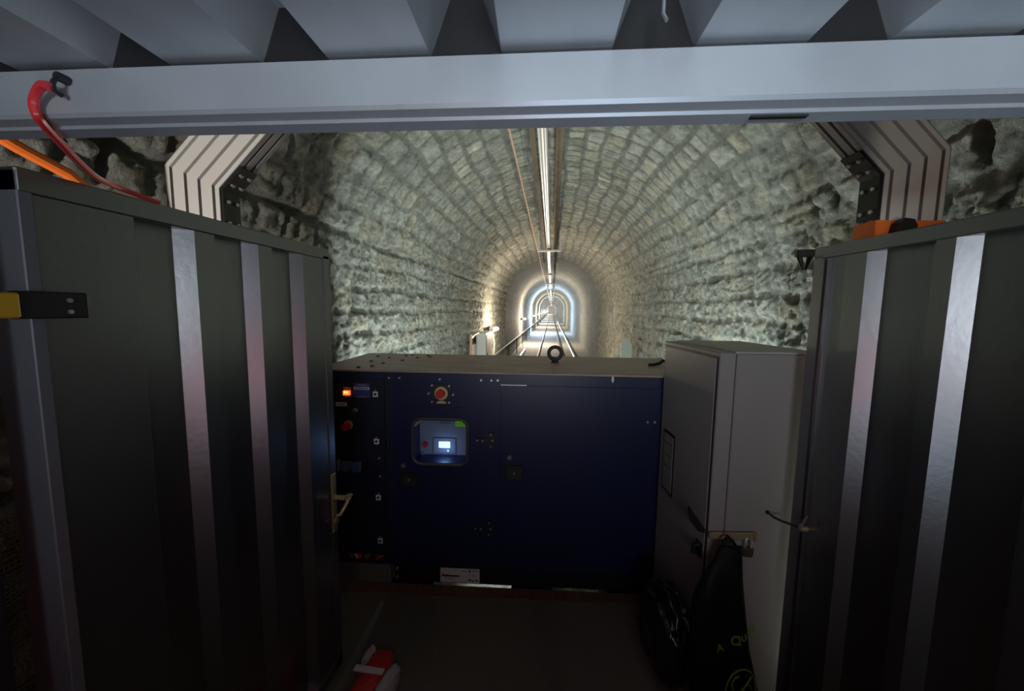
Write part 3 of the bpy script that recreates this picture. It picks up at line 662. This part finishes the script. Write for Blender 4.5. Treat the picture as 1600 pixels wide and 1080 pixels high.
# ------------------------------------------------------------------ grey cabinet
CB = R(5.85)
cab = empty('electrical_cabinet', (0.709, 1.63, FLOOR), CB, label='tall light grey steel cabinet locked with a padlock beside the generator', cat='cabinet')
CH = -0.17 - FLOOR; CL = 0.567
b = MB(); b.box(0.072, 0.42, 0.0, CL, 0.0, CH - 0.004, 0.004); b.build('body', M_cab, cab)
b = MB(); b.box(0.060, 0.425, -0.004, CL + 0.002, CH - 0.004, CH + 0.006, 0.002); b.build('top_sheet', mat('cabinet top', (0.34, 0.33, 0.28), 0.5), cab)
cdr = MB(); cdr.box(0.0, 0.068, 0.0, CL, 0.03, CH, 0.004); cdo = cdr.build('door', M_cab, cab)
b = MB(); b.box(-0.005, 0.0, 0.020, CL - 0.015, 0.05, CH - 0.028, 0.002); b.build('door_face', M_cabd, cdo)
b = MB(); b.box(-0.003, 0.001, 0.010, 0.020, 0.04, CH - 0.018); b.box(-0.003, 0.001, 0.02, CL - 0.008, CH - 0.028, CH - 0.018); b.build('gasket', M_black, cdo)
dp_ = MB(); Z = lambda z: z - FLOOR
dp_.box(-0.009, -0.004, 0.362, 0.497, Z(-1.000), Z(-0.660), 0.001); dpo = dp_.build('document_pocket', M_black, cdo)
b = MB(); b.box(-0.011, -0.008, 0.374, 0.486, Z(-0.985), Z(-0.675)); b.build('card', mat('grey card', (0.26, 0.26, 0.24), 0.5), dpo)
for z in (-0.72, -0.79, -0.85): b = MB(); b.box(-0.0122, -0.010, 0.385, 0.475, Z(z) - 0.004, Z(z)); b.build('print', M_dark, dpo)
hh = empty('handle', (0, 0, 0)); hh.parent = cdo
b = MB(); b.tube([(-0.008, 0.055, Z(-1.06)), (-0.03, 0.055, Z(-1.06)), (-0.032, 0.055, Z(-1.10))], 0.012, 8); b.box(-0.012, -0.005, 0.03, 0.08, Z(-1.115), Z(-1.045), 0.002); b.build('escutcheon', M_black, hh)
b = MB(); b.prism([(-0.004, Z(-0.985)), (-0.004, Z(-0.965)), (-0.050, Z(-0.905)), (-0.078, Z(-0.862)), (-0.080, Z(-0.885)), (-0.066, Z(-0.935)), (-0.035, Z(-0.975))], 0.020, 0.034, 'y'); b.build('lever', M_black, hh)
hp = empty('hasp', (0, 0, 0)); hp.parent = cab
b = MB(); b.box(-0.004, 0.195, -0.020, -0.006, Z(-0.988), Z(-0.957), 0.004); b.build('bar', M_brass, hp)
b = MB(); b.box(0.185, 0.200, -0.028, -0.004, Z(-0.992), Z(-0.955), 0.003); b.build('end_stop', M_brass, hp)
b = MB(); b.box(0.012, 0.045, -0.007, 0.0, Z(-1.020), Z(-0.962), 0.003); b.build('staple', M_cab, hp)
pk = empty('padlock', (0.709 + 0.160 * math.cos(CB), 1.63 + 0.160 * math.sin(CB), Z(-1.06) + FLOOR), CB, label='small dark brass padlock hanging from the cabinet hasp', cat='padlock')
b = MB(); b.box(-0.022, 0.022, -0.034, -0.016, 0.0, 0.042, 0.004, m=Matrix.Rotation(R(6), 4, 'Y')); b.build('body', mat('old padlock', (0.10, 0.085, 0.05), 0.45, 0.6), pk)
b = MB(); b.tube([(-0.012, -0.025, 0.04), (-0.012, -0.025, 0.072), (-0.006, -0.025, 0.084), (0.005, -0.025, 0.086), (0.013, -0.025, 0.074), (0.014, -0.025, 0.04)], 0.0042, 8); b.build('shackle', M_steel, pk, True)

# ------------------------------------------------------------------ black bags
def gridbag(name, m, prof, nx, nz, thick, wr, seed, parent=None):
    """a closed, hanging bag: prof(v) -> (xleft, xright, z); wr(x,z) -> ripple of the front"""
    bm = bmesh.new(); fr = []; bk = []
    for j in range(nz + 1):
        v = j / nz; xl, xr, z = prof(v); rf, rb = [], []
        for i in range(nx + 1):
            u = i / nx; x = xl + (xr - xl) * u
            th = thick(v) * math.sqrt(max(0, 1 - (2 * u - 1) ** 4))
            rf.append(bm.verts.new((x, -th - wr(x, z) * (1 - (2 * u - 1) ** 6), z)))
            rb.append(rf[-1] if i in (0, nx) else bm.verts.new((x, th * 0.25, z)))
        fr.append(rf); bk.append(rb)
    for j in range(nz):
        for i in range(nx):
            bm.faces.new((fr[j][i], fr[j][i + 1], fr[j + 1][i + 1], fr[j + 1][i]))
            q = [bk[j][i], bk[j + 1][i], bk[j + 1][i + 1], bk[j][i + 1]]
            bm.faces.new(list(dict.fromkeys(q)))
    for rf, rb in ((fr[0], bk[0]), (fr[-1], bk[-1])):
        for i in range(nx):
            q = list(dict.fromkeys([rf[i], rb[i], rb[i + 1], rf[i + 1]]))
            if len(q) > 2: bm.faces.new(q)
    b = MB(); b.bm.free(); b.bm = bm; return b.build(name, m, parent, True, 60)
BG0 = Vector((0.709, 1.63, 0)) + Vector((math.sin(CB), -math.cos(CB), 0)) * 0.085
shop = empty('shopping_bag', (BG0.x, BG0.y, FLOOR), CB, label='black shopping bag with green lettering hanging against the grey cabinet', cat='bag')
def lerp(v, T):
    for (a, x), (c, y) in zip(T, T[1:]):
        if v <= c: return x + (y - x) * (v - a) / (c - a)
    return T[-1][1]
def bprof(v):
    z = 0.02 + (1 - v) * 0.76
    xl = lerp(v, [(0, 0.0), (0.08, -0.02), (0.18, -0.065), (0.3, -0.10), (0.6, -0.10), (1, -0.07)]); xr = lerp(v, [(0, 0.092), (0.2, 0.108), (0.6, 0.155), (1, 0.235)])
    return xl, xr, z
def bwr(x, z): return 0.006 * math.sin(40 * x + 7 * z) * min(1, max(0, (z - 0.42) * 6)) + 0.010 * math.sin(17 * x - 9 * z + 1) * min(1, max(0, (z - 0.36) * 4)) + 0.004 * math.sin(11 * z + 5 * x)
def bth(v): return lerp(v, [(0, 0.010), (0.25, 0.03), (0.7, 0.05), (1, 0.055)])
gridbag('cloth', M_bagm, bprof, 40, 60, bth, bwr, 1, shop)
b = MB(); b.tube([(0.02, 0.012, 0.765), (0.03, 0.020, 0.785), (0.05, 0.030, 0.80), (0.07, 0.022, 0.785), (0.08, 0.012, 0.765)], 0.006, 8); b.build('strap', M_bagm, shop, True)
def bag_y(x, z):
    v = 1 - (z - 0.02) / 0.76; xl, xr, _ = bprof(v); u = (x - xl) / (xr - xl)
    return -bth(v) * math.sqrt(max(0, 1 - (2 * u - 1) ** 4)) - bwr(x, z) * (1 - (2 * u - 1) ** 6) - 0.003
def print_on_bag(name, me_obj):
    for v in me_obj.data.vertices: v.co.y = bag_y(v.co.x, v.co.z) - 0.0015 + v.co.y * 0.3
def btext(s, size, cx, cz, rot):
    cu = bpy.data.curves.new('lettering', 'FONT'); cu.body = s; cu.size = size; cu.align_x = 'CENTER'; cu.align_y = 'CENTER'; cu.offset = 0.0008
    t = bpy.data.objects.new('lettering', cu); COL.objects.link(t); me = bpy.data.meshes.new_from_object(t); bpy.data.objects.remove(t)
    me.transform(Matrix.Translation((cx, 0, cz)) @ Matrix.Rotation(R(90), 4, 'X') @ Matrix.Rotation(R(rot), 4, 'Z'))
    me.materials.clear(); me.materials.append(M_gletter); o = bpy.data.objects.new('lettering', me); COL.objects.link(o); o.parent = shop
    bm = bmesh.new(); bm.from_mesh(me); bmesh.ops.triangulate(bm, faces=bm.faces); bmesh.ops.subdivide_edges(bm, edges=[e for e in bm.edges if e.calc_length() > 0.012], cuts=2); bm.to_mesh(me); bm.free()
    print_on_bag('x', o); return o
btext('Quad', 0.055, 0.112, Z(-1.352), 20)
btext('A', 0.045, 0.008, Z(-1.395), 15)
def bring(pts, r=0.0035, closed=False):
    b = MB(); b.tube([(x, bag_y(x, z), z) for x, z in pts], r, 6, closed); b.build('emblem', M_gletter, shop, True)
ecx, ecz, er = 0.104, Z(-1.580), 0.075
bring([(ecx + er * 0.9 * math.cos(R(a)), ecz + er * 1.25 * math.sin(R(a))) for a in range(-60, 241, 10)])
bring([(ecx - 0.012 + 0.03 * math.cos(R(a)) , ecz + 0.03 + 0.035 * math.sin(R(a))) for a in range(90, 271, 12)])
bring([(ecx + 0.045, ecz + 0.055), (ecx + 0.01, ecz + 0.015), (ecx - 0.025, ecz - 0.02), (ecx - 0.045, ecz - 0.06)])
bring([(ecx + 0.0, ecz + 0.005), (ecx + 0.02, ecz - 0.02), (ecx + 0.045, ecz - 0.055)])
bring([(ecx + 0.02, ecz + 0.028), (ecx + 0.036, ecz + 0.02), (ecx + 0.046, ecz + 0.002)])
# rubbish bag
bm = bmesh.new(); bmesh.ops.create_icosphere(bm, subdivisions=6, radius=1.0)
from mathutils import noise as mn
for v in bm.verts:
    p = v.co.copy(); q = Vector((math.copysign(abs(p.x) ** 0.75, p.x), math.copysign(abs(p.y) ** 0.75, p.y), math.copysign(abs(p.z) ** 0.7, p.z)))
    f = 1 + 0.10 * mn.noise(p * 2.2) - 0.13 * abs(mn.noise(Vector((p.x * 3 + p.z * 2.5, p.y * 3, p.z * 1.6 - p.x * 2)) + Vector((3, 1, 7)))) - 0.05 * abs(mn.noise(p * 7))
    tz = (q.z + 1) / 2
    v.co = Vector((q.x * (0.092 - 0.012 * tz), q.y * (0.22 - 0.05 * tz), 0)) * f
    v.co.z = tz * 0.40 * (1 + 0.10 * mn.noise(p * 2)) + 0.0
    v.co.x += 0.02 * tz
b = MB(); b.bm.free(); b.bm = bm; o = b.build('rubbish_bag', M_bag, None, True, 80)
o.location = (0.575, 1.76, FLOOR + 0.0); o.rotation_euler = (0, 0, R(6))
tag(o, 'shiny crumpled black rubbish bag on the floor before the grey cabinet', 'bag')

# ------------------------------------------------------------------ red and white packet on the floor
rp_ = empty('red_packet', (-0.79, 1.475, FLOOR), R(-8), label='red packet with white band and fluffy white sides lying on the floor', cat='packet')
def lump(name, m, c, sc, amp, parent, seed):
    bm = bmesh.new(); bmesh.ops.create_icosphere(bm, subdivisions=4, radius=1.0)
    for v in bm.verts:
        p = v.co.copy(); f = 1 + amp * mn.noise(p * 2.0 + Vector((seed, 0, 0))) + amp * 0.5 * mn.noise(p * 5 + Vector((seed, 2, 0)))
        q = Vector((math.copysign(abs(p.x) ** 0.7, p.x) * sc[0], math.copysign(abs(p.y) ** 0.7, p.y) * sc[1], math.copysign(abs(p.z) ** 0.7, p.z) * sc[2])) * f
        v.co = q + Vector(c)
        v.co.z = max(v.co.z, 0.0)
    b = MB(); b.bm.free(); b.bm = bm; return b.build(name, m, parent, True, 80)
lump('red_body', M_red, (0.01, 0.0, 0.05), (0.062, 0.125, 0.05), 0.12, rp_, 3)
lump('white_side', M_fleece, (0.095, -0.03, 0.045), (0.03, 0.11, 0.05), 0.2, rp_, 9)
lump('white_edge', M_fleece, (-0.058, 0.07, 0.06), (0.016, 0.05, 0.045), 0.2, rp_, 14)
b = MB(); b.box(-0.07, 0.07, -0.025, 0.005, 0.100, 0.108, 0.002, m=Matrix.Rotation(R(6), 4, 'Z')); b.build('white_band', M_white, rp_)

# ------------------------------------------------------------------ aluminium portal frame beyond the doors
FR = Vector((-0.06, 1.405, 0)); fa = R(3.4)
pf = empty('portal_frame', (FR.x, FR.y, TRACK), fa, label='pale slotted aluminium profile arch spanning the tunnel beyond the doors', cat='frame')
XO, XI, DEP = 1.418, 1.206, 0.085
W_ = XO - XI
def profile_run(name, p0, p1, o0, o1, parent):
    """p0,p1 outer edge points (x,z); o0,o1 inner edge points: front face with four slots, mitred at both ends"""
    root = empty(name, (0, 0, 0)); root.parent = parent
    fr_ = [0.0, 0.115, 0.375, 0.625, 0.885, 1.0]
    def pt(a, k):   # point across the width at end k
        A, B = (p0, o0) if k == 0 else (p1, o1)
        return (A[0] + (B[0] - A[0]) * a, A[1] + (B[1] - A[1]) * a)
    g = 0.028
    core = MB(); core.prism([pt(0.01, 0), pt(0.01, 1), pt(0.99, 1), pt(0.99, 0)], 0.012, DEP - 0.012, 'y'); core.build('core', M_slot, root)
    for side, (y0, y1) in enumerate(((0.0, 0.012), (DEP - 0.012, DEP))):
        for i in range(5):
            a0 = fr_[i] + (g if i else 0); a1 = fr_[i + 1] - (g if i < 4 else 0)
            b = MB(); b.prism([pt(a0, 0), pt(a0, 1), pt(a1, 1), pt(a1, 0)], y0, y1, 'y'); b.build('face_strip', M_alu, root)
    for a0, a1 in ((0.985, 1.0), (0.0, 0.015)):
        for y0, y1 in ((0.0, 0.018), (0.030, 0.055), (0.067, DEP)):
            b = MB(); b.prism([pt(a0, 0), pt(a0, 1), pt(a1, 1), pt(a1, 0)], y0, y1, 'y'); b.build('edge_strip', M_alu_shade, root)
    return root
t225 = math.tan(R(22.5))
def side(sx, zb):
    zo = zb - TRACK; zi = zo - W_ * t225            # outer and inner bend heights
    up = 0.52
    po0, po1 = (sx * XO, 0.0), (sx * XO, zo); pi0, pi1 = (sx * XI, 0.0), (sx * XI, zi)
    profile_run('upright', po0, po1, pi0, pi1, pf)
    qo = (sx * (XO - up), zo + up); qi_x = qo[0] - sx * 0; 
    qi = (sx * (XO - up - W_ * t225), zi + (XI - (XO - up - W_ * t225)))
    qi = (sx * (XI - (qo[1] - W_ - zi)), qo[1] - W_)
    profile_run('diagonal', po1, qo, pi1, qi, pf)
    # bent gusset plate with bolts on the inner side
    gs = empty('gusset', (0, 0, 0)); gs.parent = pf
    x = XI - 0.002; L1, L2 = 0.15, 0.115
    b = MB(); c = math.cos(R(45))
    b.prism([(sx * x, zi - L1), (sx * x, zi), (sx * (x - L2 * c), zi + L2 * c), (sx * (x - L2 * c - 0.008), zi + L2 * c - 0.006), (sx * (x - 0.010), zi - 0.004), (sx * (x - 0.010), zi - L1)], 0.002, DEP - 0.002, 'y'); b.build('plate', M_black, gs)
    for d_ in (-0.045, -0.125):
        for y in (0.022, 0.063):
            b = MB(); b.cyl((sx * (x - 0.008), y, zi + d_), (sx * (x - 0.017), y, zi + d_), 0.007, 10); b.build('bolt', M_steel, gs, True)
    for d_ in (0.035, 0.085):
        for y in (0.022, 0.063):
            px, pz = x - d_ * c, zi + d_ * c; b = MB(); b.cyl((sx * (px - 0.006), y, pz - 0.006), (sx * (px - 0.013), y, pz - 0.013), 0.007, 10); b.build('bolt', M_steel, gs, True)
    return qo, qi
(lo, li) = side(-1, 0.530); (ro, ri) = side(1, 0.575)
profile_run('top_beam', lo, ro, li, ri, pf)
# orange strap with black knob around the right upright
ox, oy = FR.x + XI * math.cos(fa), FR.y + XI * math.sin(fa)
sp_ = empty('orange_strap', (ox, oy, 0.30), fa, label='orange strap with black knob around the aluminium upright', cat='strap')
b = MB(); b.box(-0.016, W_ + 0.004, -0.006, -0.001, -0.05, 0.028); b.box(-0.018, -0.0135, -0.006, DEP, -0.05, 0.028); b.build('webbing', M_orange, sp_)
b = MB(); b.prism([(0.028, -0.02), (0.035, 0.014), (0.055, 0.03), (0.085, 0.026), (0.098, 0.004), (0.09, -0.02), (0.06, -0.03)], -0.035, -0.006, 'y'); b.build('knob', M_black, sp_)
# orange hose in front of the left wall
b = MB(); b.tube([(-1.47, 0.66, 0.545), (-1.47, 0.80, 0.475), (-1.47, 0.92, 0.425), (-1.47, 1.02, 0.392), (-1.47, 1.10, 0.33), (-1.46, 1.16, 0.2), (-1.45, 1.27, 0.0), (-1.45, 1.29, -1.0), (-1.45, 1.29, TRACK + 0.02)], 0.017, 10)
tag(b.build('orange_hose', M_orange, smooth=True), 'orange hose running along the stone wall behind the open door', 'hose')
# red cord hanging from a hook on the lintel
hk = empty('lintel_hook', (-0.673, 0.478, 0.30), label='small dark hook on the lintel holding the red rope', cat='hook')
b = MB(); b.cyl((0, 0, 0.006), (0, -0.012, 0.006), 0.006, 14); b.tube([(0, -0.010, 0.006), (0, -0.016, -0.004), (0, -0.016, -0.014), (0.001, -0.008, -0.018)], 0.003, 8); b.build('hook_body', M_dark, hk, True)
cpts = [(-0.673, 0.460, 0.287), (-0.685, 0.460, 0.291), (-0.700, 0.463, 0.286), (-0.712, 0.466, 0.273), (-0.715, 0.470, 0.258), (-0.732, 0.49, 0.252), (-0.768, 0.53, 0.248), (-0.838, 0.60, 0.249), (-0.935, 0.70, 0.257), (-0.985, 0.78, 0.2625), (-0.995, 0.87, 0.257)]
def smooth(P, n=6):
    P = [Vector(p) for p in P]; out = []
    for i in range(len(P) - 1):
        a, b_, c, d = P[max(i - 1, 0)], P[i], P[i + 1], P[min(i + 2, len(P) - 1)]
        for k in range(n):
            t = k / n; out.append(0.5 * ((2 * b_) + (c - a) * t + (2 * a - 5 * b_ + 4 * c - d) * t * t + (3 * b_ - a - 3 * c + d) * t ** 3))
    return out + [P[-1]]
b = MB(); b.tube(smooth(cpts), 0.0058, 8); tag(b.build('hanging_rope', M_redc, smooth=True), 'red plastic rope hanging from the lintel hook onto the door top', 'rope')
# hook on the roof sheet
b = MB(); b.tube([(0.118, 0.47, 0.36), (0.118, 0.47, 0.335), (0.121, 0.466, 0.325)], 0.0022, 6); tag(b.build('roof_pin', M_steel, smooth=True), 'thin steel pin under the roof sheet above the lintel', 'pin')
# black cable clips behind the right door
cc = empty('clip_bracket', (1.18, 1.80, 0.25), label='black bracket with hanging prongs behind the door with silver wire', cat='bracket')
b = MB(); b.box(-0.11, 0.40, -0.012, 0.012, -0.004, 0.028, 0.003); b.build('arm', M_black, cc)
for x, dx in ((-0.095, 0.02), (-0.05, -0.015), (-0.02, 0.0)):
    b = MB(); b.cyl((x, 0, 0.0), (x + dx, 0, -0.06), 0.012, 8, 0.005); b.build('prong', M_black, cc, True)
# netting on the wall at the left
bm = bmesh.new(); nx, nz = 46, 96; G = []
for j in range(nz + 1):
    for i in range(nx + 1):
        y = 0.62 + 0.6 * i / nx; z = TRACK + 0.02 + 1.30 * j / nz
        G.append(bm.verts.new((-1.53 + 0.025 * math.sin(9 * y + 5 * z) + 0.015 * math.sin(21 * z - 8 * y), y + 0.006 * (j % 2), z)))
for j in range(nz):
    for i in range(nx):
        q = j * (nx + 1) + i; bm.faces.new((G[q], G[q + 1], G[q + nx + 2], G[q + nx + 1]))
b = MB(); b.bm.free(); b.bm = bm; o = b.build('wall_netting', M_net); w_ = o.modifiers.new('w', 'WIREFRAME'); w_.thickness = 0.004; w_.use_replace = True
tag(o, 'brown plastic netting hanging against the wall behind the open door', 'net')
